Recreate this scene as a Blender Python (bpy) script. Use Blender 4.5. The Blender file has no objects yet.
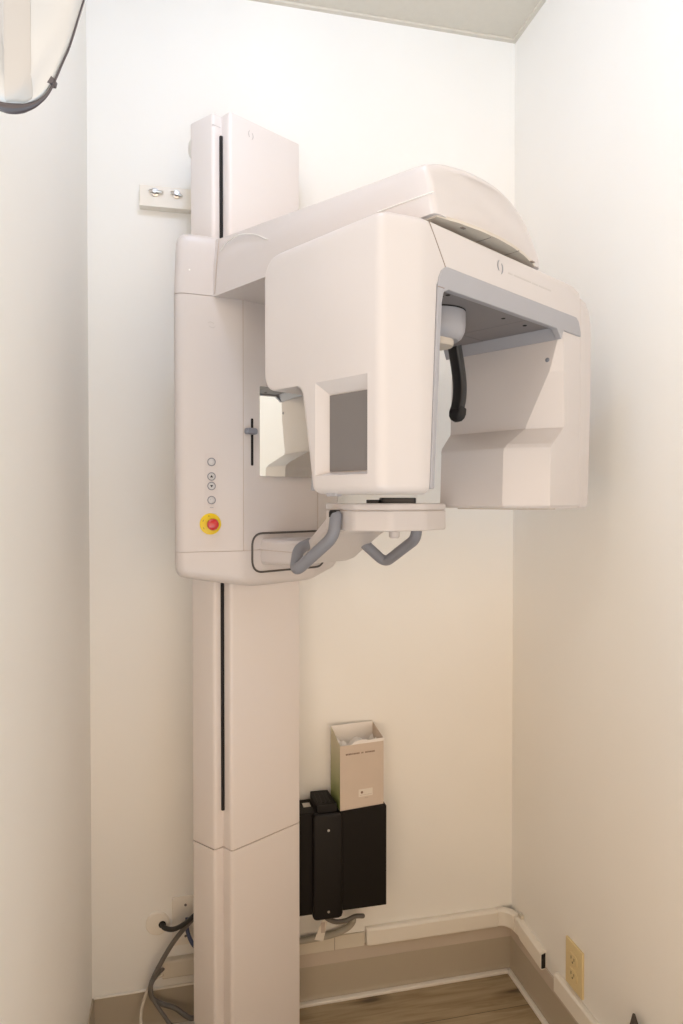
import bpy, bmesh, math, random
from mathutils import Vector, Matrix
random.seed(4)
SC = bpy.context.scene
COL = SC.collection
PI = math.pi
R = math.radians

# ------------------------------------------------------------------ helpers
def tag(o, label=None, cat=None, group=None, kind=None):
    if label: o['label'] = label
    if cat: o['category'] = cat
    if group: o['group'] = group
    if kind: o['kind'] = kind
    return o

def link(name, bm, mat, parent=None, bevel=0.0, seg=3, smooth=True, ang=32, label=None, noclamp=False):
    bmesh.ops.recalc_face_normals(bm, faces=bm.faces)
    me = bpy.data.meshes.new(name)
    bm.to_mesh(me); bm.free()
    o = bpy.data.objects.new(name, me)
    COL.objects.link(o)
    if mat: me.materials.append(mat)
    if smooth:
        me.polygons.foreach_set('use_smooth', [True] * len(me.polygons))
        me.set_sharp_from_angle(angle=R(ang))
    if bevel > 0:
        b = o.modifiers.new('bevel', 'BEVEL'); b.width = bevel; b.segments = seg
        b.limit_method = 'ANGLE'; b.angle_limit = R(28); b.harden_normals = True
        b.use_clamp_overlap = True
    if parent: o.parent = parent
    if label: o['label'] = label
    if noclamp and bevel > 0: b.use_clamp_overlap = False
    return o

def empty(name, loc, rz=0.0):
    o = bpy.data.objects.new(name, None); COL.objects.link(o)
    o.location = loc; o.rotation_euler = (0, 0, rz); o.empty_display_size = 0.05
    return o

def rounded(pts, rad, seg=6):
    """round the corners of a 2-D polygon; rad = one number or one per corner"""
    n = len(pts); out = []
    for i in range(n):
        r = rad[i] if isinstance(rad, (list, tuple)) else rad
        p = Vector(pts[i]); a = Vector(pts[i - 1]) - p; b = Vector(pts[(i + 1) % n]) - p
        if r <= 1e-6:
            out.append(tuple(p)); continue
        la, lb = a.length, b.length; a.normalize(); b.normalize()
        th = math.acos(max(-1, min(1, a.dot(b))))
        t = min(r / math.tan(th / 2), la * 0.49, lb * 0.49)
        p0 = p + a * t; p1 = p + b * t
        for k in range(seg + 1):
            s = k / seg
            out.append(tuple(p0 * (1 - s) ** 2 + p * 2 * s * (1 - s) + p1 * s ** 2))
    return out

def to3(axis, a, b, h):
    if axis == 'z': return (a, b, h)
    if axis == 'y': return (a, h, b)
    return (h, a, b)

def prism(bm, poly, axis, lo, hi):
    v0 = [bm.verts.new(to3(axis, p[0], p[1], lo)) for p in poly]
    v1 = [bm.verts.new(to3(axis, p[0], p[1], hi)) for p in poly]
    n = len(poly)
    bm.faces.new(v0); bm.faces.new(list(reversed(v1)))
    for i in range(n):
        bm.faces.new((v0[i], v0[(i + 1) % n], v1[(i + 1) % n], v1[i]))
    return v0 + v1

def loft(bm, rings, cap=True):
    vs = [[bm.verts.new(p) for p in r] for r in rings]
    n = len(rings[0])
    for a, b in zip(vs, vs[1:]):
        for i in range(n):
            bm.faces.new((a[i], a[(i + 1) % n], b[(i + 1) % n], b[i]))
    if cap:
        bm.faces.new(vs[0]); bm.faces.new(list(reversed(vs[-1])))
    return vs

def box(bm, x0, x1, y0, y1, z0, z1):
    return prism(bm, [(x0, y0), (x1, y0), (x1, y1), (x0, y1)], 'z', z0, z1)

def frame_of(d):
    d = Vector(d).normalized()
    a = Vector((0, 0, 1)) if abs(d.z) < 0.9 else Vector((1, 0, 0))
    x = d.cross(a).normalized()
    return x, d.cross(x).normalized(), d

def lathe(bm, base, axis, prof, seg=32):
    """prof: list of (radius, height along the axis); closed at both ends"""
    x, y, d = frame_of(axis); base = Vector(base)
    rings = []
    for r, h in prof:
        rings.append([base + d * h + (x * math.cos(2 * PI * k / seg) + y * math.sin(2 * PI * k / seg)) * max(r, 1e-5) for k in range(seg)])
    loft(bm, rings)

def smooth_path(pts, n=8):
    P = [Vector(p) for p in pts]
    P = [P[0] * 2 - P[1]] + P + [P[-1] * 2 - P[-2]]
    out = []
    for i in range(1, len(P) - 2):
        for k in range(n):
            t = k / n
            a, b, c, d = P[i - 1], P[i], P[i + 1], P[i + 2]
            out.append(0.5 * ((2 * b) + (c - a) * t + (2 * a - 5 * b + 4 * c - d) * t * t + (3 * b - a - 3 * c + d) * t ** 3))
    out.append(P[-2].copy())
    return out

def fillet_path(pts, r, n=8):
    P = [Vector(p) for p in pts]; out = [P[0]]
    for i in range(1, len(P) - 1):
        a = P[i - 1] - P[i]; b = P[i + 1] - P[i]
        t = min(r, a.length * 0.48, b.length * 0.48)
        p0 = P[i] + a.normalized() * t; p1 = P[i] + b.normalized() * t
        for k in range(n + 1):
            s = k / n
            out.append(p0 * (1 - s) ** 2 + P[i] * 2 * s * (1 - s) + p1 * s ** 2)
    out.append(P[-1]); return out

def sweep(bm, path, rad, seg=14, dome=True, flat=None):
    """tube along a path; rad number or function of 0..1; flat=(sx,sy) squashes the section"""
    P = [Vector(p) for p in path]
    n = len(P); rings = []
    d0 = (P[1] - P[0]).normalized()
    x, y, _ = frame_of(d0)
    f = rad if callable(rad) else (lambda t: rad)
    fx, fy = flat or (1, 1)
    def ring(c, r):
        return [c + (x * math.cos(2 * PI * k / seg) * fx + y * math.sin(2 * PI * k / seg) * fy) * r for k in range(seg)]
    for i in range(n):
        d = (P[min(i + 1, n - 1)] - P[max(i - 1, 0)]).normalized()
        x = (x - d * x.dot(d)).normalized(); y = d.cross(x).normalized()
        r = f(i / (n - 1))
        if dome and i == 0:
            for k in (4, 3, 2, 1):
                a = k / 4 * PI / 2 * 0.97
                rings.append(ring(P[0] - d * r * math.sin(a), r * math.cos(a)))
        rings.append(ring(P[i], r))
        if dome and i == n - 1:
            for k in (1, 2, 3, 4):
                a = k / 4 * PI / 2 * 0.97
                rings.append(ring(P[-1] + d * r * math.sin(a), r * math.cos(a)))
    loft(bm, rings)

def cut(o, cutter_bm):
    """boolean-cut a shape out of an object and bake its modifiers"""
    c = link('cutter', cutter_bm, o.data.materials[0] if o.data.materials else None, o.parent, smooth=False)
    m = o.modifiers.new('cut', 'BOOLEAN'); m.object = c; m.operation = 'DIFFERENCE'; m.solver = 'EXACT'
    bpy.context.view_layer.update()
    dg = bpy.context.evaluated_depsgraph_get()
    me = bpy.data.meshes.new_from_object(o.evaluated_get(dg))
    me.name = o.name
    o.modifiers.clear(); o.data = me
    bpy.data.objects.remove(c)

# ------------------------------------------------------------------ materials
def nt(name):
    m = bpy.data.materials.new(name); m.use_nodes = True
    t = m.node_tree; b = t.nodes['Principled BSDF']
    return m, t, b

def plain(name, col, rough=0.5, metal=0.0, bump=0.0, bscale=200.0, var=0.0, vscale=4.0, coat=0.0, spec=0.5):
    m, t, b = nt(name)
    b.inputs['Base Color'].default_value = (*col, 1)
    b.inputs['Roughness'].default_value = rough
    b.inputs['Metallic'].default_value = metal
    b.inputs['Specular IOR Level'].default_value = spec
    if coat: b.inputs['Coat Weight'].default_value = coat; b.inputs['Coat Roughness'].default_value = 0.1
    tc = t.nodes.new('ShaderNodeTexCoord')
    if bump > 0:
        n = t.nodes.new('ShaderNodeTexNoise'); n.inputs['Scale'].default_value = bscale; n.inputs['Detail'].default_value = 4
        bp = t.nodes.new('ShaderNodeBump'); bp.inputs['Strength'].default_value = bump; bp.inputs['Distance'].default_value = 0.002
        t.links.new(tc.outputs['Object'], n.inputs['Vector'])
        t.links.new(n.outputs['Fac'], bp.inputs['Height']); t.links.new(bp.outputs['Normal'], b.inputs['Normal'])
    if var > 0:
        n = t.nodes.new('ShaderNodeTexNoise'); n.inputs['Scale'].default_value = vscale; n.inputs['Detail'].default_value = 3
        rp = t.nodes.new('ShaderNodeValToRGB')
        rp.color_ramp.elements[0].color = (*[c * (1 - var) for c in col], 1)
        rp.color_ramp.elements[1].color = (*[min(1, c * (1 + var)) for c in col], 1)
        rp.color_ramp.elements[0].position = 0.3; rp.color_ramp.elements[1].position = 0.7
        t.links.new(tc.outputs['Object'], n.inputs['Vector'])
        t.links.new(n.outputs['Fac'], rp.inputs['Fac']); t.links.new(rp.outputs['Color'], b.inputs['Base Color'])
    return m

M = {}
M['wall'] = plain('painted wall', (0.87, 0.855, 0.82), 0.55, bump=0.08, bscale=90, var=0.012, vscale=3)
M['ceiling'] = plain('ceiling tile', (0.66, 0.61, 0.53), 0.9, bump=0.15, bscale=160, var=0.012, vscale=60)
M['seam'] = plain('dark seam', (0.28, 0.22, 0.18), 0.7)
M['hair'] = plain('fine panel gap', (0.50, 0.42, 0.36), 0.7)
M['base'] = plain('vinyl baseboard', (0.44, 0.375, 0.285), 0.45, bump=0.05, bscale=60)
M['shoe'] = plain('white caulk strip', (0.85, 0.80, 0.72), 0.4)
M['race'] = plain('white raceway plastic', (0.84, 0.79, 0.71), 0.35)
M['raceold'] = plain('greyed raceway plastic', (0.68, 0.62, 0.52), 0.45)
M['body'] = plain('white medical plastic', (0.61, 0.56, 0.54), 0.32, bump=0.02, bscale=400)
M['column'] = plain('white painted metal', (0.75, 0.695, 0.67), 0.38)
M['under'] = plain('beige plastic underside', (0.60, 0.53, 0.45), 0.5)
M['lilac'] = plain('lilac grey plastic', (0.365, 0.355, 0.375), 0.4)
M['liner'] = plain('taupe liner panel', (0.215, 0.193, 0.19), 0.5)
M['handle'] = plain('blue grey handle plastic', (0.225, 0.23, 0.26), 0.45, bump=0.05, bscale=500)
M['black'] = plain('black plastic', (0.012, 0.011, 0.012), 0.4)
M['soot'] = plain('matte black', (0.006, 0.005, 0.005), 0.7)
M['screen'] = plain('dark grey display glass', (0.175, 0.158, 0.152), 0.25)
M['mirror'] = plain('mirror glass', (0.90, 0.91, 0.88), 0.02, metal=1.0)
M['yellow'] = plain('yellow plastic', (0.78, 0.55, 0.01), 0.35)
M['red'] = plain('red plastic', (0.55, 0.03, 0.03), 0.2, coat=0.6)
M['btn'] = plain('light grey button', (0.55, 0.53, 0.53), 0.4)
M['ringgrey'] = plain('grey button ring', (0.22, 0.22, 0.24), 0.4)
M['mark'] = plain('grey printed mark', (0.33, 0.33, 0.36), 0.5)
M['faint'] = plain('faint grey print', (0.545, 0.50, 0.475), 0.5)
M['ivory'] = plain('ivory outlet plastic', (0.74, 0.60, 0.33), 0.4)
M['ivorydark'] = plain('ivory slot shadow', (0.16, 0.12, 0.07), 0.6)
M['bblack'] = plain('black painted metal box', (0.0070, 0.0052, 0.0042), 0.5, bump=0.1, bscale=700, spec=0.22)
M['bgrey'] = plain('dark charcoal plastic', (0.0085, 0.0068, 0.006), 0.5, spec=0.25)
M['steel'] = plain('screw steel', (0.62, 0.60, 0.58), 0.3, metal=1.0)
M['kraft'] = plain('light brown card', (0.60, 0.50, 0.415), 0.7, var=0.02, vscale=20)
M['cardin'] = plain('white card', (0.82, 0.78, 0.74), 0.7)
M['tissue'] = plain('white tissue', (0.90, 0.87, 0.84), 0.8)
M['print'] = plain('brown print', (0.20, 0.13, 0.09), 0.7)
M['cgrey'] = plain('grey cable', (0.15, 0.135, 0.12), 0.5)
M['cblack'] = plain('black cable', (0.02, 0.018, 0.017), 0.45)
M['cblue'] = plain('blue cable', (0.06, 0.08, 0.17), 0.45)
M['paper'] = plain('paper tag', (0.72, 0.66, 0.58), 0.7)
M['shell'] = plain('glossy white shell', (0.54, 0.53, 0.52), 0.16, coat=0.4)
M['shellwarm'] = plain('pearl grey shell panel', (0.47, 0.44, 0.415), 0.25)
M['rim'] = plain('dark mauve rim', (0.085, 0.07, 0.075), 0.4)
M['bag'] = plain('dark brown nylon', (0.07, 0.052, 0.04), 0.8, bump=0.4, bscale=300)
M['dome'] = plain('white dome and highlight', (0.8, 0.78, 0.74), 0.4)

def grad_green():
    m, t, b = nt('green printed card')
    tc = t.nodes.new('ShaderNodeTexCoord'); sp = t.nodes.new('ShaderNodeSeparateXYZ')
    n = t.nodes.new('ShaderNodeTexNoise'); n.inputs['Scale'].default_value = 40
    ad = t.nodes.new('ShaderNodeMath'); ad.operation = 'MULTIPLY_ADD'; ad.inputs[1].default_value = 5.6; ad.inputs[2].default_value = 0.0
    rp = t.nodes.new('ShaderNodeValToRGB')
    e = rp.color_ramp.elements
    e[0].position = 0.05; e[0].color = (0.15, 0.20, 0.05, 1)
    e[1].position = 0.95; e[1].color = (0.60, 0.55, 0.40, 1)
    k = e.new(0.45); k.color = (0.42, 0.43, 0.22, 1)
    b.inputs['Roughness'].default_value = 0.6
    t.links.new(tc.outputs['Object'], sp.inputs[0]); t.links.new(sp.outputs['Z'], ad.inputs[0])
    t.links.new(ad.outputs[0], rp.inputs['Fac']); t.links.new(rp.outputs['Color'], b.inputs['Base Color'])
    return m
M['green'] = grad_green()

def wood():
    m, t, b = nt('oak plank floor')
    L = t.links.new
    tc = t.nodes.new('ShaderNodeTexCoord')
    br = t.nodes.new('ShaderNodeTexBrick')
    br.offset = 0.37
    for k, v in (('Scale', 1.0), ('Mortar Size', 0.0012), ('Mortar Smooth', 0.3), ('Bias', 0.0), ('Brick Width', 3.0), ('Row Height', 0.19)):
        br.inputs[k].default_value = v
    br.inputs['Color1'].default_value = (0.0, 0, 0, 1); br.inputs['Color2'].default_value = (1, 1, 1, 1)
    br.inputs['Mortar'].default_value = (0.5, 0.5, 0.5, 1)
    L(tc.outputs['Object'], br.inputs['Vector'])
    mp = t.nodes.new('ShaderNodeMapping'); mp.inputs['Scale'].default_value = (1.5, 16, 1)
    L(tc.outputs['Object'], mp.inputs['Vector'])
    ad = t.nodes.new('ShaderNodeVectorMath'); ad.operation = 'ADD'
    sc = t.nodes.new('ShaderNodeVectorMath'); sc.operation = 'SCALE'; sc.inputs['Scale'].default_value = 9
    L(br.outputs['Color'], sc.inputs[0]); L(mp.outputs['Vector'], ad.inputs[0]); L(sc.outputs[0], ad.inputs[1])
    n1 = t.nodes.new('ShaderNodeTexNoise'); n1.inputs['Scale'].default_value = 2.6; n1.inputs['Detail'].default_value = 8; n1.inputs['Distortion'].default_value = 1.4
    L(ad.outputs[0], n1.inputs['Vector'])
    rp = t.nodes.new('ShaderNodeValToRGB'); e = rp.color_ramp.elements
    e[0].position = 0.28; e[0].color = (0.27, 0.19, 0.105, 1)
    e[1].position = 0.72; e[1].color = (0.46, 0.355, 0.225, 1)
    k = e.new(0.5); k.color = (0.38, 0.288, 0.175, 1)
    L(n1.outputs['Fac'], rp.inputs['Fac'])
    # two dark knots with stretched halos
    prev = None
    for kx, ky, sx, sy in ((0.505, 1.823, 0.050, 0.016), (0.915, 1.765, 0.060, 0.014)):
        mk_ = t.nodes.new('ShaderNodeMapping'); mk_.vector_type = 'POINT'
        mk_.inputs['Location'].default_value = (-kx / sx, -ky / sy, 0); mk_.inputs['Scale'].default_value = (1 / sx, 1 / sy, 1)
        L(tc.outputs['Object'], mk_.inputs['Vector'])
        ln = t.nodes.new('ShaderNodeVectorMath'); ln.operation = 'LENGTH'; L(mk_.outputs['Vector'], ln.inputs[0])
        wob = t.nodes.new('ShaderNodeMath'); wob.operation = 'MULTIPLY_ADD'; wob.inputs[1].default_value = 1.2; L(n1.outputs['Fac'], wob.inputs[0]); L(ln.outputs['Value'], wob.inputs[2])
        if prev is None: prev = wob
        else:
            mn = t.nodes.new('ShaderNodeMath'); mn.operation = 'MINIMUM'; L(prev.outputs[0], mn.inputs[0]); L(wob.outputs[0], mn.inputs[1]); prev = mn
    kr = t.nodes.new('ShaderNodeValToRGB'); ke = kr.color_ramp.elements
    ke[0].position = 0.45; ke[0].color = (0.30, 0.27, 0.25, 1); ke[1].position = 1.0; ke[1].color = (1, 1, 1, 1)
    md = ke.new(0.62); md.color = (0.62, 0.58, 0.55, 1)
    hf = t.nodes.new('ShaderNodeMath'); hf.operation = 'MULTIPLY'; hf.inputs[1].default_value = 0.5; L(prev.outputs[0], hf.inputs[0])
    L(hf.outputs[0], kr.inputs['Fac'])
    mx = t.nodes.new('ShaderNodeMix'); mx.data_type = 'RGBA'; mx.blend_type = 'MULTIPLY'; mx.inputs['Factor'].default_value = 1.0
    L(rp.outputs['Color'], mx.inputs['A']); L(kr.outputs['Color'], mx.inputs['B'])
    m2 = t.nodes.new('ShaderNodeMix'); m2.data_type = 'RGBA'; m2.blend_type = 'MIX'
    L(br.outputs['Fac'], m2.inputs['Factor']); L(mx.outputs['Result'], m2.inputs['A']); m2.inputs['B'].default_value = (0.10, 0.07, 0.045, 1)
    L(m2.outputs['Result'], b.inputs['Base Color'])
    b.inputs['Roughness'].default_value = 0.38
    bp = t.nodes.new('ShaderNodeBump'); bp.inputs['Strength'].default_value = 0.15; bp.inputs['Distance'].default_value = 0.002
    L(n1.outputs['Fac'], bp.inputs['Height']); L(bp.outputs['Normal'], b.inputs['Normal'])
    return m
M['wood'] = wood()

# ------------------------------------------------------------------ the room
XL, XR, YB, YF, H = -0.244, 0.949, 1.858, -0.25, 2.754
def wallbox(name, b, m):
    bm = bmesh.new(); box(bm, *b)
    return tag(link(name, bm, m, smooth=False), kind='structure')
T = 0.08
wallbox('floor', (-1.3, XR + T, YF - T, YB + T, -0.06, 0), M['wood'])
wallbox('ceiling', (-1.3, XR + T, YF - T, YB + T, H, H + 0.06), M['ceiling'])
wallbox('wall_back', (XL - T, XR + T, YB, YB + T, 0, H), M['wall'])
wallbox('wall_left', (XL - T, XL, 0.86, YB, 0, H), M['wall'])
wallbox('wall_right', (XR, XR + T, YF, YB, 0, H), M['wall'])
# ceiling grid bars along the walls
bm = bmesh.new(); box(bm, XL, XR, YB - 0.012, YB, H - 0.006, H)
tag(link('trim_1', bm, M['ceiling']), kind='structure')
bm = bmesh.new(); box(bm, XR - 0.012, XR, YF, YB - 0.012, H - 0.006, H)
tag(link('trim_2', bm, M['ceiling']), kind='structure')

# baseboards: thin vinyl with a rounded cove toe
BH = 0.102
prof = [(0, 0), (0.016, 0), (0.0135, 0.004), (0.009, 0.010), (0.0065, 0.02), (0.006, 0.09), (0.004, BH), (0, BH)]
bm = bmesh.new(); prism(bm, [(YB - d, z) for d, z in prof], 'x', XL + 0.006, XR - 0.006)
tag(link('baseboard_back', bm, M['base']), kind='structure')
bm = bmesh.new(); prism(bm, [(XR - d, z) for d, z in prof], 'y', YF, YB)
tag(link('baseboard_right', bm, M['base']), kind='structure')
bm = bmesh.new(); prism(bm, [(XL + d, z) for d, z in prof], 'y', 0.86, YB)
tag(link('baseboard_left', bm, M['base']), kind='structure')
# white caulk bead at the floor
def bead(name, b):
    bm = bmesh.new(); box(bm, *b)
    tag(link(name, bm, M['shoe'], bevel=0.003), kind='structure')
bead('trim_3', (XL + 0.014, XR - 0.014, YB - 0.024, YB - 0.010, 0, 0.010))
bead('trim_4', (XR - 0.024, XR - 0.010, YF, YB - 0.010, 0, 0.010))
# thin white painted edge along the top of the back baseboard
bead('trim_5', (XL + 0.004, 0.12, YB - 0.0065, YB, BH - 0.001, BH + 0.005))

M['cap'] = plain('beige wall shade', (0.56, 0.48, 0.40), 0.5)  # shade on the wall below the raceway, put into the colour of thin strips
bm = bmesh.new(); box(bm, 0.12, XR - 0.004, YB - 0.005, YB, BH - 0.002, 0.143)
tag(link('shade_strip_1', bm, M['cap'], bevel=0.001), kind='structure')
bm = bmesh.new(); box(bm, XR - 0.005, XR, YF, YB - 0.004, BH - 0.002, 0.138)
tag(link('shade_strip_2', bm, M['cap'], bevel=0.001), kind='structure')

# ------------------------------------------------------------------ the X-ray machine
# machine axes: u runs to the right and away, w runs to the left and away, z up
MA = R(31.1)
UO = Vector((0.2982, 0.9578, 0)); UU = Vector((math.cos(MA), math.sin(MA), 0)); WW = Vector((-math.sin(MA), math.cos(MA), 0))
BU, BW = 0.274, 0.72
mac = empty('dental_xray_machine', UO + UU * BU + WW * BW, MA)
tag(mac, 'tall white panoramic dental X-ray machine standing in the corner on its column', 'X-ray machine')

def mk(name, bm, mat, parent=mac, **k):
    """geometry written in (u, w, z) goes into the machine's own frame"""
    bmesh.ops.translate(bm, vec=(-BU, -BW, 0), verts=bm.verts)
    return link(name, bm, mat, parent, **k)

CZ = 0.041   # eye height correction already in the numbers below
# --- column: wide front profile beside a narrow recessed side profile with the dark slot between
CF, CB = 0.664, 0.780
col_poly = [(0.171, CF), (0.3850, CF), (0.3850, CB), (0.134, CB), (0.147, CF + 0.033), (0.171, CF + 0.033)]
col_poly = rounded(col_poly, [0.010, 0.006, 0.004, 0.010, 0.010, 0.0], 5)
SEAM = 0.572
bm = bmesh.new(); prism(bm, col_poly, 'z', 0.0, SEAM - 0.0008)
colm = mk('column', bm, M['column'], ang=40)
bm = bmesh.new(); prism(bm, col_poly, 'z', SEAM + 0.0008, 2.311)
upper = mk('upper_column_cover', bm, M['column'], colm, bevel=0.006, seg=3, ang=40)
inner = [(0.174, CF + 0.003), (0.378, CF + 0.003), (0.378, CB - 0.003), (0.144, CB - 0.003), (0.150, CF + 0.036), (0.174, CF + 0.036)]
bm = bmesh.new(); prism(bm, inner, 'z', SEAM - 0.01, SEAM + 0.01)
mk('joint_gap', bm, M['hair'], colm)
# dark guide slot in the inner corner
bm = bmesh.new(); box(bm, 0.1650, 0.1712, CF + 0.027, CF + 0.0345, 0.663, 2.262)
mk('guide_slot', bm, M['soot'], colm, label='black vertical slot in the column')
# cap seam under the top
bm = bmesh.new(); box(bm, 0.1472, 0.171, CF + 0.0325, CF + 0.05, 2.2825, 2.2838)
mk('cap_seam', bm, M['faint'], colm)
# cable dome on the back left side
bm = bmesh.new(); lathe(bm, (0.168, CB + 0.008, 2.315), (-1, 0, 0), [(0.0, 0), (0.034, 0), (0.034, 0.006), (0.030, 0.013), (0.020, 0.019), (0.0, 0.021)], 28)
bmesh.ops.translate(bm, vec=(0, 0.0, -0.045), verts=bm.verts)
mk('cable_dome', bm, M['dome'], colm)

def arcs(bm, c, ux, uz, nn, s):
    """emblem of two facing arcs on a surface; ux,uz in-surface axes, nn outward"""
    c = Vector(c)
    for sgn in (-1, 1):
        ring = []
        for k in range(13):
            a = R(-62 + 124 * k / 12)
            w = 0.36 * s * math.cos(a * 1.1)
            for r in (s - w / 2, s + w / 2):
                ring.append(c + ux * sgn * (r * math.cos(a) * 0.78) + uz * (r * math.sin(a) + sgn * -0.22 * s) + nn * 0.0004)
        vs = [bm.verts.new(p) for p in ring]
        for k in range(12):
            bm.faces.new((vs[2 * k], vs[2 * k + 1], vs[2 * k + 3], vs[2 * k + 2]))
    g = bmesh.ops.extrude_face_region(bm, geom=list(bm.faces))
    bmesh.ops.translate(bm, vec=nn * 0.0005, verts=[v for v in g['geom'] if isinstance(v, bmesh.types.BMVert)])

EX, EY, EZ = Vector((1, 0, 0)), Vector((0, 1, 0)), Vector((0, 0, 1))
bm = bmesh.new(); arcs(bm, (0.232, CF, 2.277), EX, EZ, -EY, 0.0085)
mk('emblem', bm, M['faint'], colm)

# --- carriage: symmetric body with a flat front panel and slanted cheeks
CU = 0.264
def carr_poly(grow=0.0):
    p = [(CU - 0.112, 0.585), (CU + 0.112, 0.585), (CU + 0.246, 0.641), (CU + 0.205, 0.70), (CU + 0.14, 0.71),
         (CU - 0.14, 0.71), (CU - 0.210, 0.70), (CU - 0.257, 0.6455)]
    return [(CU + (a - CU) * (1 + grow), b - grow * 0.3) for a, b in p]
cp = rounded(carr_poly(), [0.06, 0.06, 0.034, 0.01, 0.0, 0.0, 0.01, 0.034], 7)
Z0, ZS, ZT = 1.203, 1.291, 1.853
bm = bmesh.new(); prism(bm, cp, 'z', ZS + 0.0007, ZT - 0.0007)
car = mk('carriage', bm, M['body'], ang=40)
bm = bmesh.new()
rings = []
for z, s in ((Z0, 0.78), (Z0 + 0.002, 0.88), (Z0 + 0.007, 0.945), (Z0 + 0.014, 0.978), (Z0 + 0.024, 0.995), (Z0 + 0.036, 1.0), (ZS - 0.0007, 1.0)):
    rings.append([(CU + (a - CU) * s, 0.665 + (b - 0.665) * s, z + 0.028 * ((a - CU) / 0.25) ** 2 * min(1, (ZS - z) / 0.04)) for a, b in cp])
loft(bm, rings)
mk('lower_cover', bm, M['body'], car, ang=40)
bm = bmesh.new(); prism(bm, [(CU + (a - CU) * 0.988, 0.665 + (b - 0.665) * 0.975) for a, b in cp], 'z', ZS - 0.006, ZS + 0.006)
mk('cover_gap', bm, M['hair'], car)
# top cap with softly rounded edge
bm = bmesh.new(); rings = []
for z, s in ((ZT + 0.0007, 1.0), (1.945, 0.985), (1.965, 0.978), (1.976, 0.965), (1.983, 0.94), (1.986, 0.90), (1.987, 0.8)):
    rings.append([(CU + (a - CU) * s, 0.66 + (b - 0.66) * s, z) for a, b in cp])
loft(bm, rings)
mk('top_cap', bm, M['body'], car, ang=40)
bm = bmesh.new(); prism(bm, [(CU + (a - CU) * 0.985, 0.665 + (b - 0.665) * 0.97) for a, b in cp], 'z', ZT - 0.006, ZT + 0.006)
mk('cap_gap', bm, M['hair'], car)
# front panel seams (left and right edges of the flat panel)
bm = bmesh.new(); box(bm, CU - 0.1125, CU - 0.1112, 0.5855, 0.60, ZS, ZT)
mk('panel_seam', bm, M['hair'], car)
bm = bmesh.new(); box(bm, CU + 0.1112, CU + 0.1125, 0.5855, 0.60, ZS, ZT)
mk('panel_seam', bm, M['hair'], car)
# mirror
bm = bmesh.new(); prism(bm, rounded([(0.0, 1.460), (0.166, 1.460), (0.166, 1.665), (0.0, 1.665)], 0.003), 'y', -0.0015, 0.003)
bmesh.ops.rotate(bm, cent=(0, 0, 0), matrix=Matrix.Rotation(R(-8), 3, 'Z'), verts=bm.verts)
bmesh.ops.translate(bm, vec=(0.1955, 0.5835, 0), verts=bm.verts)
mk('mirror', bm, M['mirror'], car, label='rectangular patient mirror')
# slider slot and knob
bm = bmesh.new(); prism(bm, rounded([(0.1725, 1.483), (0.1785, 1.483), (0.1785, 1.590), (0.1725, 1.590)], 0.003), 'y', 0.5838, 0.59)
mk('slider_slot', bm, M['soot'], car)
bm = bmesh.new(); prism(bm, rounded([(0.1535, 1.553), (0.1815, 1.553), (0.1815, 1.567), (0.1535, 1.567)], 0.006), 'y', 0.570, 0.585)
mk('slider_knob', bm, M['handle'], car, bevel=0.002)
# controls on the left cheek
FA = Vector((CU - 0.256, 0.645, 0)); FB = Vector((CU - 0.112, 0.585, 0))
FU = (FB - FA).normalized(); FN = Vector((FU.y, -FU.x, 0))
def cheek(u, z, out=0.0):
    t = (u - FA.x) / FU.x
    return FA + FU * t + FN * out + EZ * z
bm = bmesh.new()
pp = rounded([(-0.0145, 1.384), (0.0145, 1.384), (0.0145, 1.508), (-0.0145, 1.508)], 0.006)
c0 = cheek(0.0855, 0)
loft(bm, [[c0 + FU * a + EZ * z + FN * d for a, z in pp] for d in (-0.004, 0.0006)])
kp = mk('control_pad', bm, plain('control pad plastic', (0.605, 0.55, 0.53), 0.4), car)
for i, z in enumerate((1.489, 1.457, 1.436, 1.405)):
    bm = bmesh.new(); lathe(bm, cheek(0.0855, z), FN, [(0.0, -0.002), (0.0093, -0.002), (0.0093, 0.0016), (0.0073, 0.0016), (0.0073, 0.0008), (0.0, 0.0008)], 28)
    b = mk('button', bm, M['ringgrey'], car)
    bm = bmesh.new(); lathe(bm, cheek(0.0855, z), FN, [(0.0, 0), (0.0072, 0), (0.0072, 0.0014), (0.006, 0.002), (0.0, 0.0022)], 24)
    mk('button_cap', bm, M['btn'], b)
    if i in (1, 2):
        s = 1 if i == 1 else -1
        bm = bmesh.new(); c = cheek(0.0855, z, 0.0021)
        tri = [(-0.0034, -0.0022 * s), (0.0034, -0.0022 * s), (0.0, 0.0034 * s)]
        loft(bm, [[c + FU * a + EZ * q + FN * d for a, q in tri] for d in (0, 0.0005)])
        mk('arrow_mark', bm, M['black'], b)
    elif i == 3:
        bm = bmesh.new(); c = cheek(0.0855, z, 0.0021)
        tri = [(-0.003, 0.0005), (-0.0015, 0.0005), (-0.0015, 0.003), (-0.003, 0.003)]
        loft(bm, [[c + FU * a + EZ * q + FN * d for a, q in tri] for d in (0, 0.0005)])
        mk('dot_mark', bm, M['mark'], b)
bm = bmesh.new(); c = cheek(0.0855, 1.3885, 0.0004)
loft(bm, [[c + FU * a + EZ * q + FN * d for a, q in [(-0.004, -0.0007), (0.004, -0.0007), (0.004, 0.0007), (-0.004, 0.0007)]] for d in (0, 0.0006)])
mk('small_mark', bm, M['mark'], car)
bm = bmesh.new(); lathe(bm, cheek(0.083, 1.3525), FN, [(0.0, -0.003), (0.0235, -0.003), (0.0235, 0.0018), (0.0215, 0.003), (0.0, 0.003)], 40)
es = mk('emergency_stop', bm, M['yellow'], car, label='yellow disc with red emergency stop button')
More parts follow.
